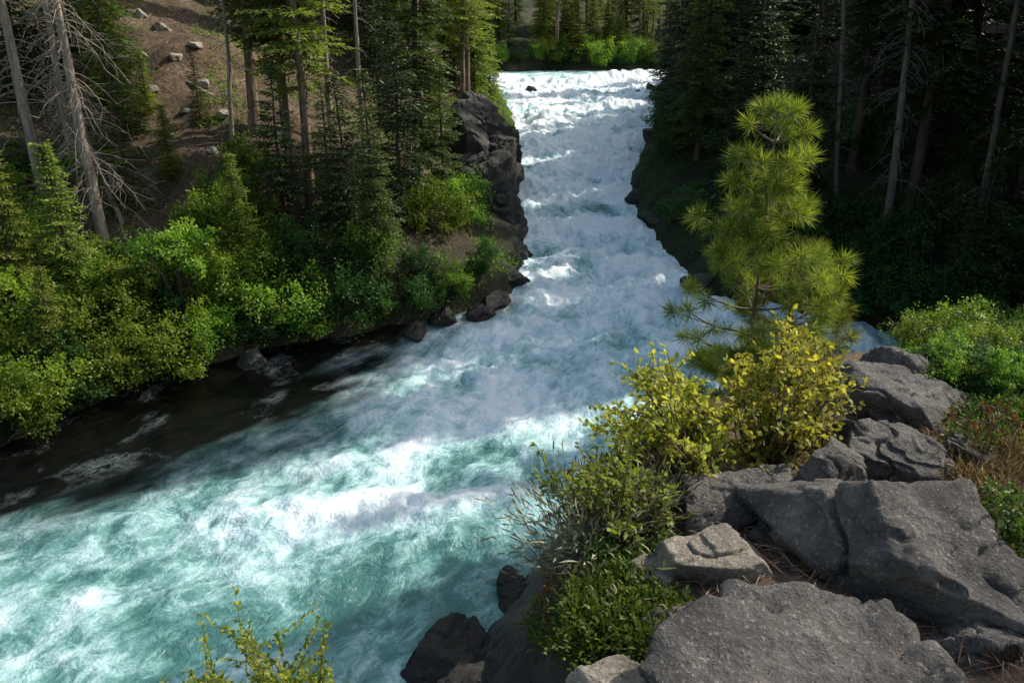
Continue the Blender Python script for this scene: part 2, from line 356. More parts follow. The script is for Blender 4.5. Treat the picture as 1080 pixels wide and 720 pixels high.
def watermat():
    m, nt, nd, lk = newmat('rapids_water')
    at = lambda n: N(nt, 'ShaderNodeAttribute', attribute_name=n).outputs['Fac']
    s, t, turb_sun, calm, crest = at('s'), at('t'), at('turb_sun'), at('calm'), at('crest')
    cb = nd.new('ShaderNodeCombineXYZ'); lk.new(math_(nt, 'MULTIPLY', s, .75), cb.inputs[0]); lk.new(t, cb.inputs[1]); v = cb.outputs[0]
    nA = noise(nt, v, .55, 8, .62, .6)
    nB = noise(nt, v, 1.3, 5, .55, 1.0)
    rid = math_(nt, 'SUBTRACT', 1, math_(nt, 'MULTIPLY', math_(nt, 'ABSOLUTE', math_(nt, 'SUBTRACT', nB, .5)), 10), True)
    nC = noise(nt, v, 4.0, 5, .60, .9)
    rid2 = math_(nt, 'SUBTRACT', 1, math_(nt, 'MULTIPLY', math_(nt, 'ABSOLUTE', math_(nt, 'SUBTRACT', nC, .5)), 7), True)
    f = math_(nt, 'ADD', math_(nt, 'SUBTRACT', math_(nt, 'MULTIPLY', turb_sun, 1.35), .60), math_(nt, 'MULTIPLY', math_(nt, 'SUBTRACT', nA, .5), 2.1))
    f = math_(nt, 'ADD', f, math_(nt, 'MULTIPLY', math_(nt, 'SUBTRACT', crest, .5), .36))
    f = math_(nt, 'ADD', f, math_(nt, 'MULTIPLY', rid, .22))
    f = math_(nt, 'ADD', f, math_(nt, 'MULTIPLY', rid2, .12))
    nD = noise(nt, v, 12, 3, .6, .3)
    f = math_(nt, 'ADD', f, math_(nt, 'MULTIPLY', math_(nt, 'SUBTRACT', nD, .5), .26))
    col = ramp(nt, f, [(.0, (.065, .18, .172)), (.25, (.15, .325, .32)), (.5, (.35, .56, .58)), (.78, (.63, .81, .87)), (1.08, (.88, .96, .99))]).outputs[0]
    cm = math_(nt, 'MULTIPLY', math_(nt, 'SUBTRACT', nA, .56), 5, True)
    shaded_calm = mixc(nt, math_(nt, 'MULTIPLY', cm, math_(nt, 'MULTIPLY', rid2, .5)), ramp(nt, nB, [(.35, (.0015, .0018, .0018)), (.65, (.006, .006, .005))]).outputs[0], (.3, .38, .40))  # near-black tone paints tree shade onto the calm water
    col = mixc(nt, calm, col, shaded_calm)
    p = nd.new('ShaderNodeBsdfPrincipled'); lk.new(col, p.inputs['Base Color']); p.inputs['IOR'].default_value = 1.33
    ff = math_(nt, 'MULTIPLY', math_(nt, 'SUBTRACT', 1, calm), math_(nt, 'ADD', f, 0, True))
    lk.new(math_(nt, 'ADD', math_(nt, 'MULTIPLY', ff, .5), .12), p.inputs['Roughness'])
    hb = math_(nt, 'ADD', math_(nt, 'MULTIPLY', f, .5), math_(nt, 'ADD', nC, math_(nt, 'MULTIPLY', nD, .35)))
    b = nd.new('ShaderNodeBump'); b.inputs['Distance'].default_value = .13; lk.new(hb, b.inputs['Height']); lk.new(b.outputs[0], p.inputs['Normal'])
    lk.new(math_(nt, 'SUBTRACT', .6, math_(nt, 'MULTIPLY', calm, .25)), b.inputs['Strength'])
    o = nd.new('ShaderNodeOutputMaterial'); lk.new(p.outputs[0], o.inputs[0]); return m
g = lambda a: a.ravel()[used]
me = mkmesh('river', V, Q, watermat(), {'s': g(S), 't': g(T), 'turb_sun': g(turb_sun), 'calm': g(calm), 'crest': g(crest)}, True)
tag(link('river', me), 'turquoise river rushing down white rapids between forested banks', 'river', kind='structure')

# ------------------------------------------------------------------ rocks
bm = bmesh.new(); bmesh.ops.create_icosphere(bm, subdivisions=6, radius=1)
ICV = np.array([v.co[:] for v in bm.verts]); ICF = np.array([[v.index for v in f.verts] for f in bm.faces]); bm.free()
bm = bmesh.new(); bmesh.ops.create_icosphere(bm, subdivisions=4, radius=1)
ICV4 = np.array([v.co[:] for v in bm.verts]); ICF4 = np.array([[v.index for v in f.verts] for f in bm.faces]); bm.free()
def rockmesh(name, w, d, h, seed, mat, planes=(), p=70, rough=1.0, lo=False, npl=11, col=0):
    r = np.random.default_rng(seed); V0, F0 = (ICV4, ICF4) if lo else (ICV, ICF)
    Nn = nrm(r.normal(size=(npl, 3))); dd = r.uniform(.52, .92, npl)
    Nn = np.vstack([Nn, [[0, 0, -1], [1, .2, .1], [-1, .1, .2], [.1, 1, .1], [-.1, -1, .2]]]); dd = np.concatenate([dd, [.8, .95, .95, .95, .95]]); Nn = nrm(Nn)
    for q in planes: Nn = np.vstack([Nn, [nrm(np.array(q[:3], float))]]); dd = np.append(dd, q[3])
    q = np.maximum(V0@Nn.T/dd, 0)
    qm = q.max(1, keepdims=True); rad = 1/(qm[:, 0]*(np.sum((q/qm)**p, 1))**(1/p)); rad = np.minimum(rad, 1.3)
    V = V0*rad[:, None]*np.array([w/2, d/2, h/2])
    k = max(w, d, h); s = 1/k; dirn = nrm(V0/np.array([w, d, h]))
    X_, Y_, Z_ = V[:, 0]*s, V[:, 1]*s, V[:, 2]*s
    c1 = fbm(X_*2.8, Y_*2.8, Z_*2.8, 3, seed); n = .018*c1 + .068*np.round(c1*3.6+.25*fbm(X_*7, Y_*7, Z_*7, 2, seed+5))/3.6
    n = n + .020*fbm(X_*12, Y_*12, Z_*12, 4, seed+50, .62)
    cr = 1-np.abs(fbm(X_*2.1, Y_*2.1, Z_*2.6, 3, seed+90))*20
    n = n - .045*np.clip(cr, 0, 1)
    if col:
        zc = fbm(V[:, 0]*.9, V[:, 1]*.9, V[:, 2]*.12, 3, seed+7, .6)
        n = n + col*(.12*np.round(zc*5)/5 + .03*zc)
    V = V + dirn*(n*k*rough)[:, None]
    return mkmesh(name, V, F0, mat, None, True)
def rock_at(px, py, wpx, dr_, hr, seed, mat, label, rz=0, tilt=(0, 0), lift=.1, planes=(), water=False, name='boulder', group=None, lo=False, p=70, cat='boulder'):
    P, dep = (hitw if water else hit)(px, py)
    w = wpx*dep/F; h = w*hr
    o = link(name, rockmesh(name, w, w*dr_, h, seed, mat, planes, lo=lo, p=p))
    o.location = (P[0], P[1], P[2]+h*lift); o.rotation_euler = (tilt[0], tilt[1], rz)
    return tag(o, label, cat, group)
R = math.radians
rock_at(850, 752, 430, .70, .32, 3, M['rock'], 'broad dark grey slab rock lying flat in the foreground at the bottom', R(8), (R(5), R(4)), .1, [(0, 0, 1, .5)])
rock_at(940, 606, 310, .72, .62, 8, M['rock'], 'largest angular grey boulder with dappled shade on its sloping top', R(-18), (R(8), R(14)), .12, [(.1, -.1, 1, .6), (-.9, -.6, .2, .6)])
rock_at(1030, 680, 120, .7, .5, 57, M['rock'], 'angular grey rock below the right end of the largest boulder', R(22), (0, R(6)), .05)
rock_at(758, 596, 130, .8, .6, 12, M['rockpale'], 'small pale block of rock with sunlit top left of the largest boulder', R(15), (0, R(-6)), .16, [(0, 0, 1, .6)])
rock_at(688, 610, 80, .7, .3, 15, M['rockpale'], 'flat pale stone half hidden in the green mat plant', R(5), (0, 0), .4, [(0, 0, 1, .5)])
rock_at(878, 518, 110, .8, .8, 18, M['rock'], 'pointed grey rock wedged behind the largest boulder', R(30), (0, R(10)), .2)
rock_at(868, 470, 105, .8, .8, 21, M['rock'], 'light grey leaning rock right of the yellow shrub', R(-30), (0, R(-18)), .12, [(-.3, -.5, 1, .6)])
rock_at(965, 440, 145, .9, .5, 24, M['rock'], 'flat topped grey boulder beside the red tinged weeds', R(10), (R(6), R(8)), .12, [(0, 0, 1, .6)])
rock_at(940, 414, 100, .8, .6, 27, M['rock'], 'grey wedge rock at the far end of the cliff top', R(25), (0, R(14)), .2)
rock_at(955, 496, 145, .7, .6, 30, M['rock'], 'shaded dark rock between the largest boulder and the flat topped boulder', R(-10), (0, R(10)), .15)
rock_at(1035, 492, 90, .7, .5, 63, M['rock'], 'small shaded rock at the right of the flat topped boulder', R(-40), (0, R(10)), .1)
rock_at(768, 542, 105, .8, .6, 33, M['rock'], 'brownish grey rock under the yellow shrub', R(0), (0, R(-8)), .15, [(0, -.2, 1, .6)])
rock_at(820, 564, 90, .8, .5, 66, M['rock'], 'low grey rock jammed between the brownish rock and the largest boulder', R(55), (0, 0), .1)
rock_at(905, 430, 80, .8, .7, 69, M['rock'], 'steep grey rock on the lip of the drop behind the leaning rock', R(80), (0, 0), .15)
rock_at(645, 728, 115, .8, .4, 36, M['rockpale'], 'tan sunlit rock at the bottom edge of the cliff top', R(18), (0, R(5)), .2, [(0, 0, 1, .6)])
rock_at(715, 655, 95, .7, .4, 39, M['rock'], 'low grey rock at the left end of the foreground slab', R(40), (0, 0), .08)
rock_at(800, 640, 80, .7, .5, 72, M['rock'], 'dark angular rock behind the middle of the foreground slab', R(-25), (0, 0), .08)
rock_at(890, 652, 60, .6, .35, 42, M['rockpale'], 'small pale chip of rock between slab and largest boulder', R(5), (0, 0), .35)
rock_at(1075, 640, 60, .7, .45, 45, M['rock'], 'grey rock at the right edge near the pine cone', R(30), (0, 0), .1)
rock_at(815, 516, 75, .7, .7, 48, M['rock'], 'small grey rock filling the gap beside the yellow shrub roots', R(70), (0, 0), .15)
rock_at(472, 695, 110, 1.1, .42, 51, M['rockwet'], 'dark wet rock awash at the foot of the near cliff', R(20), (0, R(8)), -.05, water=True)
rock_at(545, 625, 60, 1.0, .6, 54, M['rockwet'], 'smaller wet rock against the near cliff foot', R(50), (0, 0), .05, water=True)
rock_at(268, 384, 36, .9, .7, 60, M['rockdark'], 'lone mossy boulder sitting at the left waterline', 0, (0, 0), .2, water=True, lo=True)
LR = [(538, 300, 34, .8, .55), (522, 322, 30, .7, .5), (490, 318, 34, .9, .8), (540, 272, 30, .9, .9), (545, 250, 26, .9, .9), (470, 340, 30, .8, .6), (505, 333, 26, .8, .6), (440, 352, 26, .8, .5)]
LL = ['dark flat rock jutting farthest into the rapids', 'low black rock just below the jutting rock', 'upright mossy rock at the bend of left bank', 'steep dark rock at the foot of the outcrop', 'narrow dark rock under the outcrop at water level', 'small wet rock at the start of the dark calm water', 'black wet rock between the bend and the rapids', 'low wet rock beneath the bank shrubs']
for i, ((px, py, w, dr_, hr), l) in enumerate(zip(LR, LL)):
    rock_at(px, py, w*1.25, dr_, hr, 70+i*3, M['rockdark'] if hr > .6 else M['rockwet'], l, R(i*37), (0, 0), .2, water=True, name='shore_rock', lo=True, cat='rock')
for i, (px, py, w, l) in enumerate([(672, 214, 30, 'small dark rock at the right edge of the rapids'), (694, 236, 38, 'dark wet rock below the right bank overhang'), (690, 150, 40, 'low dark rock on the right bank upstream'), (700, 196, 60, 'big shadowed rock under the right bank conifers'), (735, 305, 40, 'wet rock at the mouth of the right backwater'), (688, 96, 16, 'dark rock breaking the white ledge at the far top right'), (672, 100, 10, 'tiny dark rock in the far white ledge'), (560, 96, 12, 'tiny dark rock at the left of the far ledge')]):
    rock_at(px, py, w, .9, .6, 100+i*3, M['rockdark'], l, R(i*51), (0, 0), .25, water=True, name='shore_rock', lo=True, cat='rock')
def outcrop(x, y, z, w, d, h, seed, label, rz=0):
    o = link('rock_outcrop', rockmesh('rock_outcrop', w, d, h, seed, M['rockdark'], [(1, -.15, .02, .78), (.3, -1, .0, .78), (-.2, 0, 1, .9)], rough=1.0, col=.7)); o.location = (x, y, z); o.rotation_euler = (0, 0, rz)
    tag(o, label, 'rock outcrop')
outcrop(-1.5, 46, 3.6, 4.4, 8, 11.0, 204, 'tall dark craggy rock outcrop standing above the rapids on the left bank', .1)
outcrop(-1.2, 40.5, 2.0, 3.5, 6, 6.6, 209, 'lower dark craggy outcrop stepping down to the water below the tall one', .3)
outcrop(10.2, 51, 3.0, 3.2, 6, 3.0, 214, 'shadowed rock ledge on the right bank of the rapids', -.2)
for i, (px, py, wpx) in enumerate([(170, 30, 30), (185, 62, 24), (205, 48, 20), (160, 95, 22), (215, 88, 26), (195, 118, 18), (238, 120, 20), (225, 160, 22), (178, 150, 16), (245, 190, 18), (205, 210, 18), (150, 18, 26)]):
    rock_at(px, py, wpx*.8, .8, .6, 300+i, M['rockpale'], 'stone lying on the open brown slope on the left', R(i*43), (0, 0), -.1, name='slope_stone', group='stones on the open brown slope', lo=True, cat='stone')

# ------------------------------------------------------------------ conifers
def conifer(seed, H, base, Rm, mat, bark, el0=-.28, el1=.45, dens=1.0, cl=.30, cw=.095, tr=.24, skip=.08):
    r = np.random.default_rng(seed)
    zz = np.linspace(0, 1, 14); bx = np.cumsum(r.normal(0, .03, 14)); by = np.cumsum(r.normal(0, .03, 14))
    tp = np.stack([bx, by, zz*H-.6*(1-zz)], 1); trad = tr*(1-zz)**.8+.02; trad[0] *= 1.35
    trunk = tubemesh('trunk', [(tp, trad)], bark, 9)
    P, D, Nn, L, W, sh = [], [], [], [], [], []; paths = []
    z = base*H
    while z < H-.25:
        fr = (z-base*H)/(H-base*H)
        for _ in range(r.integers(3, 6)):
            if r.random() < skip: continue
            az = r.uniform(0, 2*math.pi); env = (1-fr)**.75*(.55+.45*min(1, fr*5))
            Lb = max(.3, Rm*env*r.uniform(.55, 1.12)); el = el0+(el1-el0)*fr+r.normal(0, .08)
            hd = np.array([math.cos(az), math.sin(az), 0]); sd_ = np.array([-hd[1], hd[0], 0])
            nt = max(3, int(Lb/.19*dens)); t = np.linspace(.12, 1, nt)
            org = np.array([np.interp(z, tp[:, 2], tp[:, 0]), np.interp(z, tp[:, 2], tp[:, 1]), z])
            def pos(t): return org + hd*(Lb*t)[:, None] + np.array([0, 0, 1])*(Lb*(el*t-.22*t*t+.10*t**3))[:, None]
            tq = np.linspace(0, 1, 4); paths.append((pos(tq), .012+.022*Lb*(1-tq)*.6))
            pp = pos(t)
            for s in (-1, 1):
                tl = .42*Lb*(1-t)*r.uniform(.7, 1.2, nt)+.16
                td = nrm(hd*.75+sd_*s*.85+np.array([0, 0, -.12])+r.normal(0, .12, (nt, 3)))
                for k in range(5):
                    a = k*.19*(1/dens); mk = a < tl
                    if not mk.any(): break
                    q = pp[mk]+td[mk]*a; n = len(q)
                    dirs = td[mk]+sd_*r.normal(0, .35, (n, 1))+hd*r.normal(0, .3, (n, 1))+np.array([0, 0, 1])*r.normal(-.12, .25, (n, 1))
                    P.append(q); D.append(dirs); Nn.append(np.array([0, 0, 1])+r.normal(0, .6, (n, 3)))
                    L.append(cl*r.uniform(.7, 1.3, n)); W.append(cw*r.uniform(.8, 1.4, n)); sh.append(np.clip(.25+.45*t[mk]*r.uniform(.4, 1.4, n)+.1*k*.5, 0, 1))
        z += r.uniform(.16, .34)*(1.0 if H > 8 else .55)
    P = np.concatenate(P)
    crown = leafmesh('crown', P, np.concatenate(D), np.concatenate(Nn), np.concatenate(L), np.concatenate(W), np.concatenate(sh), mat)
    z = .05*H
    while z < base*H:
        az = r.uniform(0, 6.28); Lb = r.uniform(.4, 1.6); t = np.linspace(0, 1, 4)
        hd = np.array([math.cos(az), math.sin(az), 0])
        org = np.array([np.interp(z, tp[:, 2], tp[:, 0]), np.interp(z, tp[:, 2], tp[:, 1]), z])
        paths.append((org+hd*(Lb*t)[:, None]+np.array([0, 0, -1])*(.35*Lb*t*t)[:, None], .018*(1-t)+.005)); z += r.uniform(.1, .35)
    br = tubemesh('branches', paths, bark, 3)
    return trunk, crown, br
CON = {
 'fir': [conifer(101, 21, .08, 3.3, M['fir'], M['bark']), conifer(102, 24, .22, 3.0, M['fir'], M['barkwarm']), conifer(103, 17, .05, 3.0, M['fir'], M['bark'])],
 'light': [conifer(111, 20, .28, 3.1, M['firlight'], M['barkwarm'], -.1, .6, .9, skip=.25), conifer(112, 16, .06, 2.9, M['firlight'], M['bark'])],
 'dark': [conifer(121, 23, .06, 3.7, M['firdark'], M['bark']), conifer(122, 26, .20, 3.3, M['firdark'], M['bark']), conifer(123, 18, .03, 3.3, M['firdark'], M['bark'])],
 'mid': [conifer(141, 10, .03, 2.5, M['fir'], M['bark'], -.15, .5, 1.1, .26, .08, .13), conifer(142, 8, .03, 2.1, M['firlight'], M['bark'], -.15, .5, 1.1, .24, .08, .11)],
 'middark': [conifer(143, 11, .02, 2.8, M['firdark'], M['bark'], -.2, .5, 1.0, .3, .09, .14)],
 'sparse': [conifer(151, 21, .35, 2.9, M['firlight'], M['barkwarm'], -.1, .6, .6, .26, .07, .22, .62)],
}
taken = []
def put_tree(kind, v, x, y, s, label, group=None, lean=None, name='conifer_tree', cat='tree'):
    z = float(terrain(np.array([x]), np.array([y]))[0])
    if lean is None: lean = (random.gauss(0, .015), random.gauss(0, .015)-.03*max(-1, min(1, x/20)))
    e = empty(name, (x, y, z-.1), 0, s); e.rotation_euler = (lean[0], lean[1], 0)
    rz = random.uniform(0, 6.28)
    for n_, m_ in zip(('trunk', 'crown', 'branches'), CON[kind][v % len(CON[kind])]):
        link(n_, m_, e).rotation_euler = (0, 0, rz)
    tag(e, label, cat, group); taken.append((x, y)); return e
def far_enough(x, y, r): return all((x-a)**2+(y-b)**2 > r*r for a, b in taken)
def key(kind, v, px, py, s, label, lean=None, name='conifer_tree', grp=None):
    P, d = hit(px, py); return put_tree(kind, v, P[0], P[1], s, label, grp, lean, name)
SLP = [hit(190, p_)[0] for p_ in (30, 70, 110, 150, 190)]
def shades_slope(x, y):
    for q in SLP:
        vx, vy = x-q[0], y-q[1]; al = vx*SDX+vy*SDY; pe = abs(-vx*SDY+vy*SDX)
        if 0 < al < 15 and pe < 1.9: return True
    return False
key('light', 0, 328, 222, .95, 'tall conifer with sunlit bare lower trunk on the left bank', (0, R(2)))
key('fir', 1, 306, 180, .9, 'thinner conifer just left of the sunlit bare trunk', (0, R(2)))
key('fir', 1, 268, 140, 1.0, 'dark trunked conifer beside the open brown slope', (0, R(4)))
key('fir', 2, 402, 300, .50, 'young dark fir standing close to the water on the left bank')
key('middark', 0, 425, 235, .8, 'shaded fir in the thicket between the young fir and the outcrop')
key('middark', 0, 372, 262, .65, 'low shaded fir left of the young dark fir')
key('middark', 0, 300, 232, .6, 'small shaded fir below the sunlit bare trunk')
key('mid', 0, 468, 205, .6, 'small fir crowding the left side of the tall outcrop')
key('fir', 0, 440, 195, .8, 'fir on the left bank directly behind the young dark fir')
key('mid', 1, 182, 190, .4, 'small bright conifer alone at the foot of the open brown slope')
key('mid', 0, 212, 130, .32, 'tiny dark conifer halfway up the open brown slope')
key('mid', 1, 158, 120, .35, 'tiny bright conifer on the left side of the open brown slope')
key('fir', 2, 122, 110, .75, 'fir bordering the open brown slope on its left side')
key('light', 1, 500, 108, .9, 'sunlit conifer rooted above the tall rock outcrop')
key('light', 1, 25, 330, .42, 'light green young conifer at the left edge above the shrubs')
key('mid', 1, 85, 310, .7, 'small light green conifer among the left bank shrubs')
key('mid', 0, 138, 215, .7, 'small conifer below the dead leaning trees')
key('mid', 0, 350, 235, .6, 'bushy low fir at the foot of the sunlit bare trunk')
key('mid', 0, 112, 70, 1.0, 'conifer behind the dead leaning trees at the upper left')
key('mid', 1, 252, 275, .55, 'small bright conifer poking out of the thicket below the open slope')
key('mid', 1, 60, 380, .42, 'little bright conifer standing among the leftmost waterline shrubs')
key('fir', 2, 80, 60, .8, 'dark fir standing behind the thin grey dead tree')
for i, (x, y, v, s) in enumerate([(17.8, 21.5, 1, 1.0), (20, 19.5, 0, 1.05), (21, 23.5, 1, 1.0), (17.2, 31.5, 1, .95), (19.5, 33.5, 0, 1.0), (16.2, 35.5, 1, .9), (23.5, 21, 0, 1.1), (24.5, 25, 1, 1.0)]):  # added, mostly out of view, to shade the lower river
    put_tree('dark', v, x, y, s, 'tall dark conifer added by the right backwater to shade the lower river', 'added shade conifers round the right backwater')
def scatter(n, x0, x1, y0, y1, kinds, dmin, sep, smin, smax, label, group, ok=None, tries=5000):
    c = 0
    for _ in range(tries):
        if c >= n: break
        x = random.uniform(x0, x1); y = random.uniform(y0, y1)
        d = float(sdist(np.array([x]), np.array([y]), RIV)[0])
        if d < dmin or not far_enough(x, y, sep): continue
        z = float(terrain(np.array([x]), np.array([y]))[0]); px, py, dp = proj((x, y, z))
        if ok and not ok(x, y, z, px, py, d): continue
        k = random.choice(kinds); put_tree(k, random.randrange(9), x, y, random.uniform(smin, smax), label, group); c += 1
def ok_left(x, y, z, px, py, d):
    if px < -60 or px > 560: return False
    if 142 < px < 236 and py > -60 and y < 60: return False
    if px < 130 and y < 33: return False
    if d < 6 and y < 36: return False
    if d < 5 and 36 < y < 50: return False
    return not shades_slope(x, y)
scatter(38, -38, -2.5, 28, 88, ['fir', 'light', 'light'], 2.0, 2.6, .7, 1.05, 'conifer in the crowded forest on the left slope', 'conifers on the left slope', ok_left)
scatter(32, -34, -2.0, 30, 80, ['mid', 'middark'], 1.5, 1.8, .5, 1.1, 'low bushy conifer between the tall trunks on the left slope', 'low conifers on the left slope', ok_left)
def ok_right(x, y, z, px, py, d):
    if px > 1240: return False
    if 24.5 < y < 29.8 and x < 24: return False
    if y < 17 or (y < 24 and x < 17): return False
    return px > 690
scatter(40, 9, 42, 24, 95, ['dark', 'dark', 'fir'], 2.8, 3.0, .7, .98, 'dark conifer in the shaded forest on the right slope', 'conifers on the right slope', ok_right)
def ok_right2(x, y, z, px, py, d): return 700 < px < 1180 and y > 17 and not (y < 24 and x < 17)
scatter(50, 9, 40, 22, 95, ['middark'], 1.2, 1.8, .5, 1.1, 'low dark conifer filling the understorey on the right slope', 'low conifers on the right slope', ok_right2)
okf = lambda x, y, z, px, py, d: 440 < px < 790 and y > 107
scatter(28, -18, 36, 108, 117, ['mid', 'light', 'mid'], 1.2, 1.7, .7, 1.2, 'distant leafy conifer at the waterline across the head of the rapids', 'waterline conifers across the head of the rapids', okf)
scatter(26, -24, 40, 115, 132, ['fir', 'light', 'light'], 2, 2.3, .7, 1.0, 'distant tall conifer across the head of the rapids', 'tall conifers across the head of the rapids', okf)
put_tree('sparse', 0, 11.8, 6.7, .95, 'unseen thin crowned conifer added right of the view to dapple the boulders', None)  # added out of view; its thin crown dapples the foreground rocks

def dead_tree(px, py, H, lean, r0, label, seed, nb=60, bl=1.7, droop=.9, mat='dead'):
    rr = np.random.default_rng(seed); P, d = hit(px, py)
    e = empty('dead_tree', P-np.array([0, 0, .2]), 0, 1); e.rotation_euler = (lean[0], lean[1], 0)
    zz = np.linspace(0, 1, 12); tp = np.stack([np.cumsum(rr.normal(0, .03, 12)), np.cumsum(rr.normal(0, .03, 12)), zz*H], 1)
    link('trunk', tubemesh('trunk', [(tp, r0*(1-zz)**.7+.02)], M[mat], 8), e)
    paths = []
    for i in range(nb):
        z = rr.uniform(.15, .97)*H; az = rr.uniform(0, 6.28); Lb = bl*rr.uniform(.4, 1.2)*(1.1-.5*z/H); t = np.linspace(0, 1, 6)
        hd = np.array([math.cos(az), math.sin(az), 0]); org = np.array([np.interp(z, tp[:, 2], tp[:, 0]), np.interp(z, tp[:, 2], tp[:, 1]), z])
        up = rr.uniform(-.1, .3); pts = org+hd*(Lb*t)[:, None]+np.array([0, 0, 1])*(Lb*(up*t-droop*.6*t*t))[:, None]+rr.normal(0, .03, (6, 3))*t[:, None]
        paths.append((pts, .020*(1-t)+.007))
        for j in range(5):
            k = rr.integers(2, 6); sd_ = nrm(hd*.5+rr.normal(0, .5, 3)+np.array([0, 0, -.35])); L2 = Lb*rr.uniform(.2, .5); t2 = np.linspace(0, 1, 3)
            paths.append((pts[k]+sd_*(L2*t2)[:, None], .008*(1-t2)+.005))
    link('branches', tubemesh('branches', paths, M[mat], 3), e)
    tag(e, label, 'dead tree'); return e
dead_tree(45, 205, 15, (0, R(2)), .20, 'leftmost bare dead tree with pale grey trunk', 1, 80, 1.8)
dead_tree(110, 255, 15, (0, R(1.5)), .20, 'pale bare dead tree with drooping twigs, second from the left', 2, 130, 2.2, 1.3)
dead_tree(72, 150, 14, (0, R(5)), .14, 'thin grey dead tree standing between the two pale leaning ones', 3, 90)
dead_tree(130, 235, 6, (0, R(-12)), .09, 'short leaning dead tree with a tangle of hanging twigs', 9, 90, 1.7, 1.2)
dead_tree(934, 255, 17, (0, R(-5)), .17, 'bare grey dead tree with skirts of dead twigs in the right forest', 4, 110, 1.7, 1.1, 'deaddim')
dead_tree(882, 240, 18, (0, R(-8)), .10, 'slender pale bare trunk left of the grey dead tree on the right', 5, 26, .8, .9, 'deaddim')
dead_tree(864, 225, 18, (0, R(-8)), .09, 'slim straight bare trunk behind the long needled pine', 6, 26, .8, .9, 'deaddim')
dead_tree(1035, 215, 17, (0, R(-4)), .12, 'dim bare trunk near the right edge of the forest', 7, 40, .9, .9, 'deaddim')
dead_tree(388, 200, 14, (0, R(2)), .11, 'thin bare trunk right of the sunlit conifer trunk', 8, 30, .9, .9, 'dead')
dead_tree(350, 140, 15, (0, R(2)), .13, 'slim pale bare trunk on the upper left slope', 10, 40, .9, .9, 'dead')
dead_tree(232, 20, 12, (0, R(3)), .12, 'pale snag at the top right corner of the open slope', 11, 40, .9, .9, 'dead')
dead_tree(245, 150, 10, (0, R(4)), .09, 'short pale snag between the open slope and the dark trunked conifer', 12, 40, .9, .9, 'dead')
dead_tree(440, 150, 14, (0, R(2)), .12, 'pale slim snag behind the firs left of the outcrop', 13, 40, .9, .9, 'dead')
def log(px, py, px2, py2, r0, label):
    A_, d = hit(px, py); B_, d2 = hit(px2, py2); B_ = A_+(B_-A_)*min(1, 7/np.linalg.norm(B_-A_)); A_ = A_+np.array([0, 0, r0*.7]); B_ = B_+np.array([0, 0, r0*.9]); t = np.linspace(0, 1, 6)
    o = link('fallen_log', tubemesh('fallen_log', [(A_+(B_-A_)*t[:, None]+rng.normal(0, .03, (6, 3)), r0*(1-.5*t))], M['dead'], 8)); tag(o, label, 'log')
log(150, 60, 232, 108, .10, 'fallen grey log lying across the open brown slope')
log(300, 235, 215, 222, .08, 'thin fallen log below the open slope near the shrubs')
log(980, 235, 1030, 200, .07, 'thin fallen branch leaning in the right forest')

def young_pine(x, y, ztop, label, seed, rad=1.15, step=(.3, .42), z0f=.3):
    rr = np.random.default_rng(seed); z0 = float(terrain(np.array([x]), np.array([y]))[0]); H = ztop-z0
    e = empty('pine_tree', (x, y, z0-.1)); tz = np.linspace(0, 1, 9)
    tp = np.stack([.05*np.sin(tz*4), .05*np.cos(tz*3), tz*H], 1); link('trunk', tubemesh('trunk', [(tp, .05*(1-tz)+.012)], M['barkwarm'], 8), e)
    paths = []; P, D, Nn, L, W, sh = [], [], [], [], [], []
    def tuft(c, ax, n=120, l=.22):
        ax = nrm(ax); dd = nrm(ax*.55+nrm(rr.normal(size=(n, 3)))*1.0); back = rr.uniform(0, .10, n); lum = rr.uniform(.25, 1.15)
        P.append(c-ax*back[:, None]); D.append(dd); Nn.append(nrm(rr.normal(size=(n, 3)))); L.append(l*rr.uniform(.7, 1.15, n)); W.append(np.full(n, .0085)); sh.append(np.clip(rr.uniform(.1, 1, n)*lum, 0, 1))
    tuft(tp[-1], np.array([0, 0, 1.]), 150, .22)
    z = z0f*H
    while z < H-.12:
        fr = z/H
        for _ in range(5):
            az = rr.uniform(0, 6.28); Lb = rad*min(1, 1.9*(1-fr)**.6)*rr.uniform(.45, 1.15)+.12; el = .1+.55*fr; hd = np.array([math.cos(az), math.sin(az), 0])
            t = np.linspace(0, 1, 6); org = np.array([0, 0, z])
            pts = org+hd*(Lb*t)[:, None]+np.array([0, 0, 1])*(Lb*(el*t*.3+.30*t*t))[:, None]
            paths.append((pts, .013*(1-t)+.005)); tuft(pts[-1], pts[-1]-pts[-2], 140)
            if Lb > .5:
                tuft(pts[2], pts[-1]-pts[-2]+rr.normal(0, .5, 3), 60, .18)
                for s in (-1, 1):
                    sdv = nrm(hd+s*np.array([-hd[1], hd[0], 0])*.9+np.array([0, 0, .4])); L2 = Lb*rr.uniform(.3, .5); q = pts[3]+sdv*L2
                    paths.append((np.array([pts[3], (pts[3]+q)/2, q]), [.009, .007, .005])); tuft(q, sdv, 115)
        z += rr.uniform(*step)
    link('branches', tubemesh('branches', paths, M['barkwarm'], 4), e)
    link('crown', leafmesh('crown', np.concatenate(P), np.concatenate(D), np.concatenate(Nn), np.concatenate(L), np.concatenate(W), np.concatenate(sh), M['pine']), e)
    tag(e, label, 'tree')
young_pine(3.2, 9.2, 11.2, 'young pine with long golden needle tufts above the right backwater', 44, .98, (.27, .36), .35)
young_pine(4.1, 10.2, 9.2, 'shorter long needled pine at the foot of the taller young pine', 42, .9)

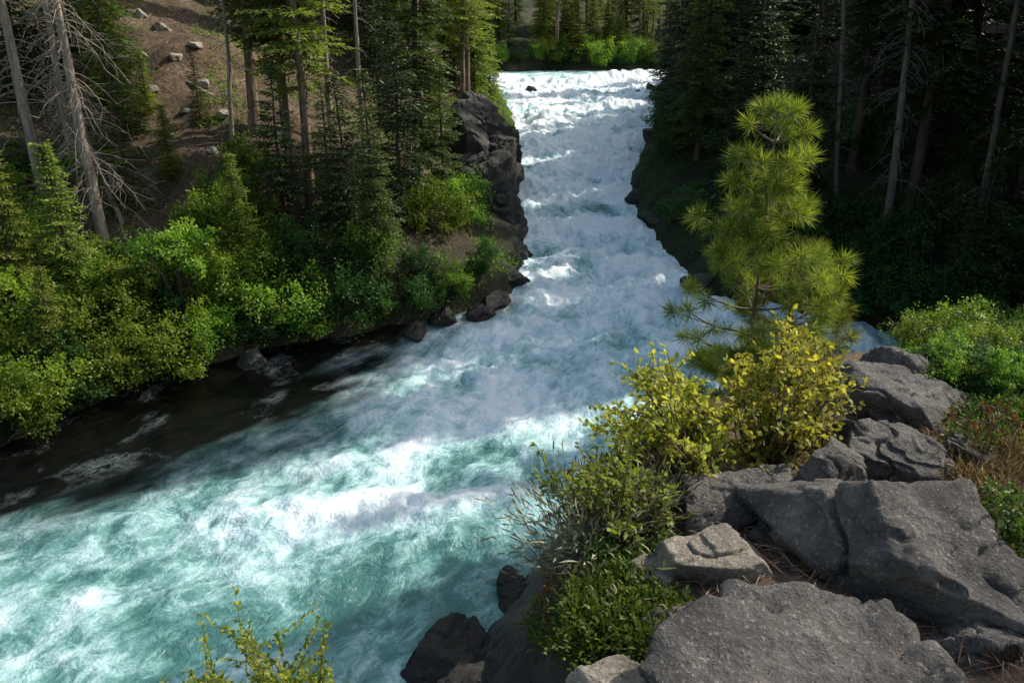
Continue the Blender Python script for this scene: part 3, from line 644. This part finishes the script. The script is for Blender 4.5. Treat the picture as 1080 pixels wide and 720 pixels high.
# ------------------------------------------------------------------ shrubs
def bushmesh(seed, Rr, H, n, ll, mat, lobes=11):
    r = np.random.default_rng(seed); P, D, Nn, sh = [], [], [], []; paths = []
    for i in range(lobes):
        az = r.uniform(0, 6.28); rad = Rr*math.sqrt(r.random())*.95; z = H*r.uniform(.15, 1.0)*(1-.3*(rad/Rr)**2)
        c = np.array([math.cos(az)*rad, math.sin(az)*rad, z]); lr = Rr*r.uniform(.12, .38); k = int(n/lobes*lr/(Rr*.25))
        dd = nrm(r.normal(size=(k, 3))+np.array([0, 0, .45])); q = c+dd*(lr*r.uniform(.1, 1.5, k)**.8)[:, None]*np.array([1, 1, .9])
        q += .30*Rr*np.stack([vnoise(q[:, 0]*2.5, q[:, 1]*2.5, q[:, 2]*2.5, j+seed) for j in range(3)], 1)
        P.append(q); D.append(dd*.5+r.normal(0, .6, (k, 3))+np.array([0, 0, -.15])); Nn.append(dd*.8+np.array([0, 0, .6])+r.normal(0, .4, (k, 3))); sh.append(np.clip(r.uniform(0, 1)*.6+r.uniform(0, .4, k), 0, 1))
        for _ in range(2):
            t = np.linspace(0, 1, 5); m_ = c+r.normal(0, .2, 3)*lr; pts = np.array([0, 0, -.2])*(1-t)[:, None]+m_*t[:, None]+np.array([0, 0, .25*H])*(np.sin(t*3.1416)*.5)[:, None]; paths.append((pts, .03*(1-t)+.007))
    return (leafmesh('foliage', np.concatenate(P), np.concatenate(D), np.concatenate(Nn), ll*r.uniform(.7, 1.3, sum(map(len, P))), ll*.55, np.concatenate(sh), mat), tubemesh('stems', paths, M['stem'], 4))
BU = {'g': [bushmesh(s, 1.7, 2.6, 5400, .15, M['shrub'], 22) for s in (1, 2, 3)], 'd': [bushmesh(s, 1.6, 2.1, 4400, .15, M['shrubdark'], 17) for s in (4, 5)], 't': [bushmesh(6, 1.2, 3.8, 5000, .14, M['shrub'], 22)]}
def put_bush(kind, v, x, y, s, label, group=None):
    z = float(terrain(np.array([x]), np.array([y]))[0]); z = max(z, float(wl(y)))
    e = empty('shrub', (x, y, z-.1*s), random.uniform(0, 6.28), s); f, st = BU[kind][v % len(BU[kind])]
    link('foliage', f, e); link('stems', st, e); tag(e, label, 'shrub', group); return e
shore = [(12, 452), (48, 436), (92, 412), (135, 398), (178, 386), (222, 372), (262, 362), (300, 350), (335, 342), (372, 334), (410, 330), (446, 326), (478, 306), (505, 290), (512, 268)]
ordn = ['first', 'second', 'third', 'fourth', 'fifth', 'sixth', 'seventh', 'eighth', 'ninth', 'tenth', 'eleventh', 'twelfth', 'thirteenth', 'fourteenth', 'fifteenth']
for i, (px, py) in enumerate(shore):
    P, d = hit(px, py); put_bush('g' if i < 8 and i % 4 != 2 else random.choice('gd'), i, P[0], P[1], random.uniform(.6, .95) if i < 10 else (.55 if i < 12 else .4), f'leafy green shrub overhanging the left waterline, {ordn[i]} from the left', 'shrubs along the left waterline')
P, d = hit(196, 335); put_bush('t', 0, P[0], P[1], 1.05, 'tallest bright green shrub rising above the others on the left bank')
P, d = hit(150, 345); put_bush('t', 0, P[0], P[1], .75, 'bright green shrub just left of the tallest one')
c = 0
for _ in range(900):
    if c >= 50: break
    px = random.uniform(-40, 490); py = random.uniform(180, 380); P, d = hit(px, py)
    dd = float(sdist(P[:1], P[1:2], RIV)[0])
    if dd < 1.2 or P[1] > 60 or (145 < px < 235 and py < 225): continue
    put_bush('g' if random.random() < (.75 if px < 300 else .3) else 'd', random.randrange(3), P[0], P[1], random.uniform(.35, .9), 'shrub in the thicket climbing the left bank', 'thicket shrubs on the left bank'); c += 1
c = 0
for _ in range(1200):
    if c >= 56: break
    px = random.uniform(690, 1130); py = random.uniform(100, 420); P, d = hit(px, py)
    dd = float(sdist(P[:1], P[1:2], RIV)[0])
    if P[1] < 13 or dd > 12 or dd < .1 or P[0] < 6: continue
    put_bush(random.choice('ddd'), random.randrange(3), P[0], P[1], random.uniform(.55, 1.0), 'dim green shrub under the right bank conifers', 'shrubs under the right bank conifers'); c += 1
for i in range(16):
    x = -4+i*2.3; put_bush('gd'[i % 3 == 2], i, x+random.uniform(-.6, .6), float(np.interp(x, [-4, 0, 5, 12, 20, 32], [104.8, 106.4, 108.6, 108.4, 110.8, 110.6])), random.uniform(.8, 1.3), 'distant rounded shrub at the waterline across the head of the rapids', 'distant waterline shrubs across the head of the rapids')
for i, (x, y, s, k) in enumerate([(5.6, 7.0, .5, 'd'), (6.8, 6.6, .5, 'g'), (8.4, 7.0, .6, 'd'), (10.4, 7.6, .75, 'd'), (5.2, 9.4, .6, 'd'), (7.4, 9.0, .75, 'd'), (12.5, 9.5, .9, 'd'), (10.3, 10.5, .9, 'd'), (6.8, 11.5, .8, 'g'), (13.5, 12.5, 1.0, 'd'), (15.5, 15.5, 1, 'd'), (4.4, 6.6, .4, 'd'), (5.0, 8.0, .5, 'd')]):
    put_bush(k, i, x, y, s, 'shrub on the slope falling away behind the cliff top boulders', 'shrubs behind the cliff top boulders')
i = 0
for py in (374, 386, 398, 410):
    for px in range(962, 1110, 20):
        P, d = hit(px+random.uniform(-8, 8), py+random.uniform(-4, 4))
        if d > 60: continue
        put_bush('ddg'[i % 3], i, P[0], P[1], random.uniform(34, 52)*d/F/2.3, 'low leafy shrub at the right edge beyond the cliff top boulders', 'low shrubs at the right edge beyond the boulders'); i += 1
def understorey(n, x0, x1, y0, y1, dmax, mat, name, label, ok, sz=.12):
    x = rng.uniform(x0, x1, n*6); y = rng.uniform(y0, y1, n*6); d = sdist(x, y, RIV)
    m = (d > .2) & (rng.random(n*6) < np.exp(-np.maximum(d, 0)/dmax)) & ok(x, y) & (vnoise(x*.4, y*.4, 0, 4) > -.3); x = x[m][:n]; y = y[m][:n]; z = terrain(x, y); k = 16
    r = np.repeat(np.stack([x, y, z], 1), k, 0); nn = len(r); dd = nrm(rng.normal(size=(nn, 3))*np.array([1, 1, .5])+np.array([0, 0, .6])); hh = np.repeat(rng.uniform(.15, .6, len(x)), k)
    q = r+dd*(hh*rng.uniform(.2, 1, nn))[:, None]
    o = link(name, leafmesh(name, q, dd+rng.normal(0, .3, (nn, 3)), rng.normal(0, .5, (nn, 3))+np.array([0, 0, 1]), sz*rng.uniform(.6, 1.3, nn), sz*.45, rng.random(nn), mat)); tag(o, label, 'undergrowth', kind='stuff')
def okl(x, y):
    dep = y*CP+8*SP; px = 540+F*x/np.maximum(dep, 1); return (x < 1) & ~((px > 148) & (px < 232) & (y > 27) & (y < 62) & (rng.random(len(x)) < .93))
understorey(6500, -40, 0, 15, 80, 12, M['shrub'], 'undergrowth', 'low green undergrowth carpeting the left bank', okl, .14)
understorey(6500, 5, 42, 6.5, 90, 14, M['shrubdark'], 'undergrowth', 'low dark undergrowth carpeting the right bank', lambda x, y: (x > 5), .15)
n = 2600; x = rng.uniform(-36, -3, n); y = rng.uniform(24, 75, n); z = terrain(x, y)+.04; az = rng.uniform(0, 6.28, n); dv = np.stack([np.cos(az), np.sin(az), rng.normal(.0, .25, n)], 1)
me = leafmesh('woody_debris', np.stack([x, y, z], 1), dv, np.tile([0, 0, 1.], (n, 1))+rng.normal(0, .4, (n, 3)), rng.uniform(.3, 1.5, n), .05, rng.random(n), M['needle'])
tag(link('woody_debris', me), 'dead twigs and sticks littering the left slope', 'woody debris', kind='stuff')

def leafy_shrub(px, py, tips, label, seed, lmat, nst, leafL, dens=1.0, ny=0.35, base=None, lw=.55):
    rr = np.random.default_rng(seed)
    if base is None: B, dep = hit(px, py)
    else: B = np.array(base, float); B[2] = float(terrain(B[:1], B[1:2])[0]); dep = B[1]*CP+(CZ-B[2])*SP
    e = empty('shrub', B-np.array([0, 0, .03])); paths = []; P, D, Nn, sh = [], [], [], []
    for i in range(nst):
        tx, ty, rx, ry = tips[i % len(tips)]
        a = rr.uniform(0, 6.28); q = math.sqrt(rr.random()); qx = tx+rx*q*math.cos(a); qy = ty+ry*q*math.sin(a)
        rv = ray(qx, qy); dd = dep+rr.uniform(-ny, ny); T_ = np.array([0, 0, CZ])+rv*dd-B
        t = np.linspace(0, 1, 9); bow = np.array([rr.normal(0, .06), rr.normal(0, .06), .14*np.linalg.norm(T_)])
        pts = T_*t[:, None]+bow*(np.sin(t*math.pi))[:, None]+rr.normal(0, .012, (9, 3))*t[:, None]
        ln = np.linalg.norm(T_); paths.append((pts, (.003+.005*ln)*(1-t)*.6+.0015))
        def leaves(seg, n):
            for s in np.linspace(.15, 1, n):
                f = s*(len(seg)-1); k = min(int(f), len(seg)-2); c_ = seg[k]+(seg[k+1]-seg[k])*(f-k); ax = nrm(seg[k+1]-seg[k])
                for _ in range(2):
                    P.append(c_); D.append(ax*.5+rr.normal(0, .55, 3)); Nn.append(np.array([0, 0, .8])+rr.normal(0, .6, 3)); sh.append(np.clip(rr.normal(.5, .25), 0, 1))
        leaves(pts[5:], int(9*dens*ln/.8)+3)
        for j in range(int(9*dens)):
            f = rr.uniform(.3, .98)*8; k = min(int(f), 7); o_ = pts[k]+(pts[k+1]-pts[k])*(f-k); ax = nrm(pts[k+1]-pts[k]); L2 = ln*rr.uniform(.08, .26)
            dv = nrm(ax*.5+rr.normal(0, .75, 3)+np.array([0, 0, .1])); t2 = np.linspace(0, 1, 4); seg = o_+dv*(L2*t2)[:, None]+np.array([0, 0, .06*L2])*(t2**2)[:, None]
            paths.append((seg, .0016*(1-t2)+.0009)); leaves(seg, max(3, int(L2/(leafL*.75))))
    n = len(P); V, Fa, k = cards(np.array(P), np.array(D), np.array(Nn), leafL*rr.uniform(.55, 1.25, n), leafL*lw*rr.uniform(.8, 1.2, n), True)
    link('stems', tubemesh('stems', paths, M['stem'], 4), e); link('foliage', mkmesh('foliage', V, Fa, lmat, {'shade': np.repeat(np.array(sh), k)}), e)
    tag(e, label, 'shrub'); return e
leafy_shrub(808, 498, [(810, 400, 45, 26), (872, 380, 24, 20), (838, 352, 12, 12), (785, 435, 35, 28), (875, 408, 20, 26), (825, 450, 50, 25), (800, 388, 34, 16)], 'sunlit yellow green shrub beside the grey boulders', 61, M['yellow'], 64, .028, 1.0, .3, lw=.62)
leafy_shrub(735, 515, [(690, 388, 28, 12), (715, 418, 34, 20), (650, 430, 26, 12), (730, 450, 35, 30), (685, 470, 45, 26)], 'yellow olive shrub with arching twigs over the rapids', 62, M['yellow'], 54, .027, 1.0, .3, lw=.62)
leafy_shrub(700, 555, [(600, 505, 26, 16), (640, 495, 35, 25), (680, 490, 40, 25), (655, 530, 45, 25)], 'sparse dull olive shrub leaning out over the cliff edge', 63, M['olive'], 34, .026, .9)
leafy_shrub(270, 720, [(245, 668, 18, 18), (300, 704, 42, 12), (335, 707, 34, 10), (215, 716, 24, 7), (275, 710, 38, 10)], 'small yellow green sprigs rising at the bottom left over the river', 65, M['sprig'], 24, .034, 1.1, .15, base=(-.85, 2.25, 0))
leafy_shrub(1060, 565, [(1055, 530, 25, 16), (1072, 515, 20, 16), (1075, 560, 20, 20)], 'low green shrub at the right edge behind the largest boulder', 66, M['mat'], 14, .022)
leafy_shrub(1030, 475, [(1030, 455, 25, 8), (1060, 458, 20, 10)], 'small green plant between the flat topped boulder and right edge', 67, M['mat'], 12, .024)
leafy_shrub(1045, 450, [(1020, 432, 20, 6), (1050, 434, 25, 6), (1070, 448, 18, 8)], 'red and orange tinged weeds beyond the right boulders', 68, M['red'], 14, .018, .6)
leafy_shrub(600, 640, [(590, 600, 18, 14), (605, 612, 14, 10)], 'small reddish sprig on the cliff edge left of the mat plant', 69, M['red'], 8, .014, .6, .08)
def matplant(px0, px1, py0, py1, n, mat, label, name, cat, hgt, ll, lw, up=.6, seed=0):
    rr = np.random.default_rng(seed); P = []
    cx, cy = (px0+px1)/2, (py0+py1)/2
    for _ in range(n):
        a = rr.uniform(0, 6.28); q = math.sqrt(rr.random()); B, d = hit(cx+(px1-px0)/2*q*math.cos(a), cy+(py1-py0)/2*q*math.sin(a)); P.append(B)
    P = np.array(P); k = 26; r = np.repeat(P, k, 0); nn = len(r)
    dd = nrm(rr.normal(size=(nn, 3))*np.array([1, 1, .4])+np.array([0, 0, up])); h = np.repeat(rr.uniform(.4, 1, n), k)*hgt
    q = r+dd*(h*rr.uniform(.15, 1, nn))[:, None]
    V, Fa, kk = cards(q, dd+rr.normal(0, .3, (nn, 3)), rr.normal(0, .5, (nn, 3))+np.array([0, 0, .8]), ll*rr.uniform(.6, 1.3, nn), lw, True)
    o = link(name, mkmesh(name, V, Fa, mat, {'shade': np.repeat(rr.random(nn), kk)})); tag(o, label, cat); return o
matplant(560, 725, 612, 700, 330, M['mat'], 'dense green mat plant spilling over the cliff edge', 'mat_plant', 'plant', .09, .022, .010, seed=1)
matplant(625, 710, 565, 612, 120, M['mat'], 'green mat plant behind the flat pale stone', 'mat_plant', 'plant', .07, .022, .010, seed=2)
matplant(525, 625, 540, 612, 300, M['sage'], 'grey green wispy shrub hanging from the cliff edge', 'sage_shrub', 'shrub', .38, .06, .007, 1.0, seed=3)
matplant(620, 700, 520, 575, 120, M['sage'], 'dry pale grass tuft under the dull olive shrub', 'grass_tuft', 'grass tuft', .22, .07, .005, 1.2, seed=6)
matplant(1015, 1110, 545, 625, 110, M['mat'], 'green mat plant at the right edge beside the big boulder', 'mat_plant', 'plant', .06, .020, .009, seed=4)
matplant(1005, 1110, 425, 470, 130, M['mat'], 'low green plant cover at the far right end of the cliff top', 'mat_plant', 'plant', .10, .028, .012, seed=5)
matplant(985, 1090, 470, 530, 90, M['needle'], 'dry straw coloured grass between the right edge boulders', 'grass_tuft', 'grass tuft', .12, .06, .004, 1.2, seed=7)
n = 26000
lx = rng.uniform(.2, 5.5, n); ly = rng.uniform(1.0, 4.6, n); lz = terrain(lx, ly)+rng.uniform(.0, .03, n); az = rng.uniform(0, 6.28, n)
me = leafmesh('needle_litter', np.stack([lx, ly, lz], 1), np.stack([np.cos(az), np.sin(az), rng.normal(0, .2, n)], 1), np.tile([0, 0, 1.], (n, 1))+rng.normal(0, .2, (n, 3)), rng.uniform(.05, .13, n), .0035, rng.random(n), M['needle'])
tag(link('needle_litter', me), 'brown dead pine needles scattered over the cliff top soil', 'needle litter', kind='stuff')
B, d = hit(1048, 700); P, D, Nn = [], [], []
for i in range(90):
    f = i/90; a = i*2.39996; r_ = .032*math.sin(math.pi*(.12+.83*f))**.8; ax = np.array([.95, .2, .1]); ax = ax/np.linalg.norm(ax); e1 = nrm(np.cross(ax, [0, 0, 1.])); e2 = np.cross(ax, e1)
    o_ = e1*math.cos(a)+e2*math.sin(a); P.append(ax*(f-.5)*.09+o_*r_*.35); D.append(o_*1.0+ax*.45); Nn.append(ax-o_*.3)
V, Fa, k = cards(np.array(P), np.array(D), np.array(Nn), .024, .022, True)
o = link('pine_cone', mkmesh('pine_cone', V, Fa, barkmat('cone_scales', (.05, .03, .02), (.14, .085, .05), 60)), None, (B[0], B[1], B[2]+.035)); tag(o, 'brown open pine cone lying on the litter at the bottom right', 'pine cone')

# ------------------------------------------------------------------ light, sky, camera
sc = bpy.context.scene
SUN = Vector((SDX, SDY, 0)); EL = R(41.5)
sv = Vector((SUN.x*math.cos(EL), SUN.y*math.cos(EL), math.sin(EL)))
L_ = bpy.data.lights.new('sun', 'SUN'); L_.energy = 5.0; L_.angle = R(.5); L_.color = (1, .93, .80)
lo = bpy.data.objects.new('sun', L_); C.objects.link(lo); lo.rotation_euler = sv.to_track_quat('Z', 'Y').to_euler()
w = bpy.data.worlds.new('World'); sc.world = w; w.use_nodes = True; nt = w.node_tree; nt.nodes.clear()
sky = nt.nodes.new('ShaderNodeTexSky'); sky.sky_type = 'NISHITA'; sky.sun_disc = False; sky.sun_elevation = EL; sky.sun_rotation = math.atan2(SUN.x, SUN.y)
sky.air_density = 1.8; sky.dust_density = 3.0; sky.ozone_density = .7
bg = nt.nodes.new('ShaderNodeBackground'); bg.inputs['Strength'].default_value = .15; ou = nt.nodes.new('ShaderNodeOutputWorld')
nt.links.new(sky.outputs[0], bg.inputs[0]); nt.links.new(bg.outputs[0], ou.inputs[0])
cam = bpy.data.cameras.new('camera'); cam.lens = 26; cam.sensor_width = 36; cam.clip_end = 1500; cam.clip_start = .05
co = bpy.data.objects.new('camera', cam); C.objects.link(co); co.location = (0, 0, CZ); co.rotation_euler = (math.pi/2-PIT, 0, 0); sc.camera = co
sc.view_settings.view_transform = 'Standard'; sc.view_settings.look = 'None'; sc.view_settings.exposure = 0
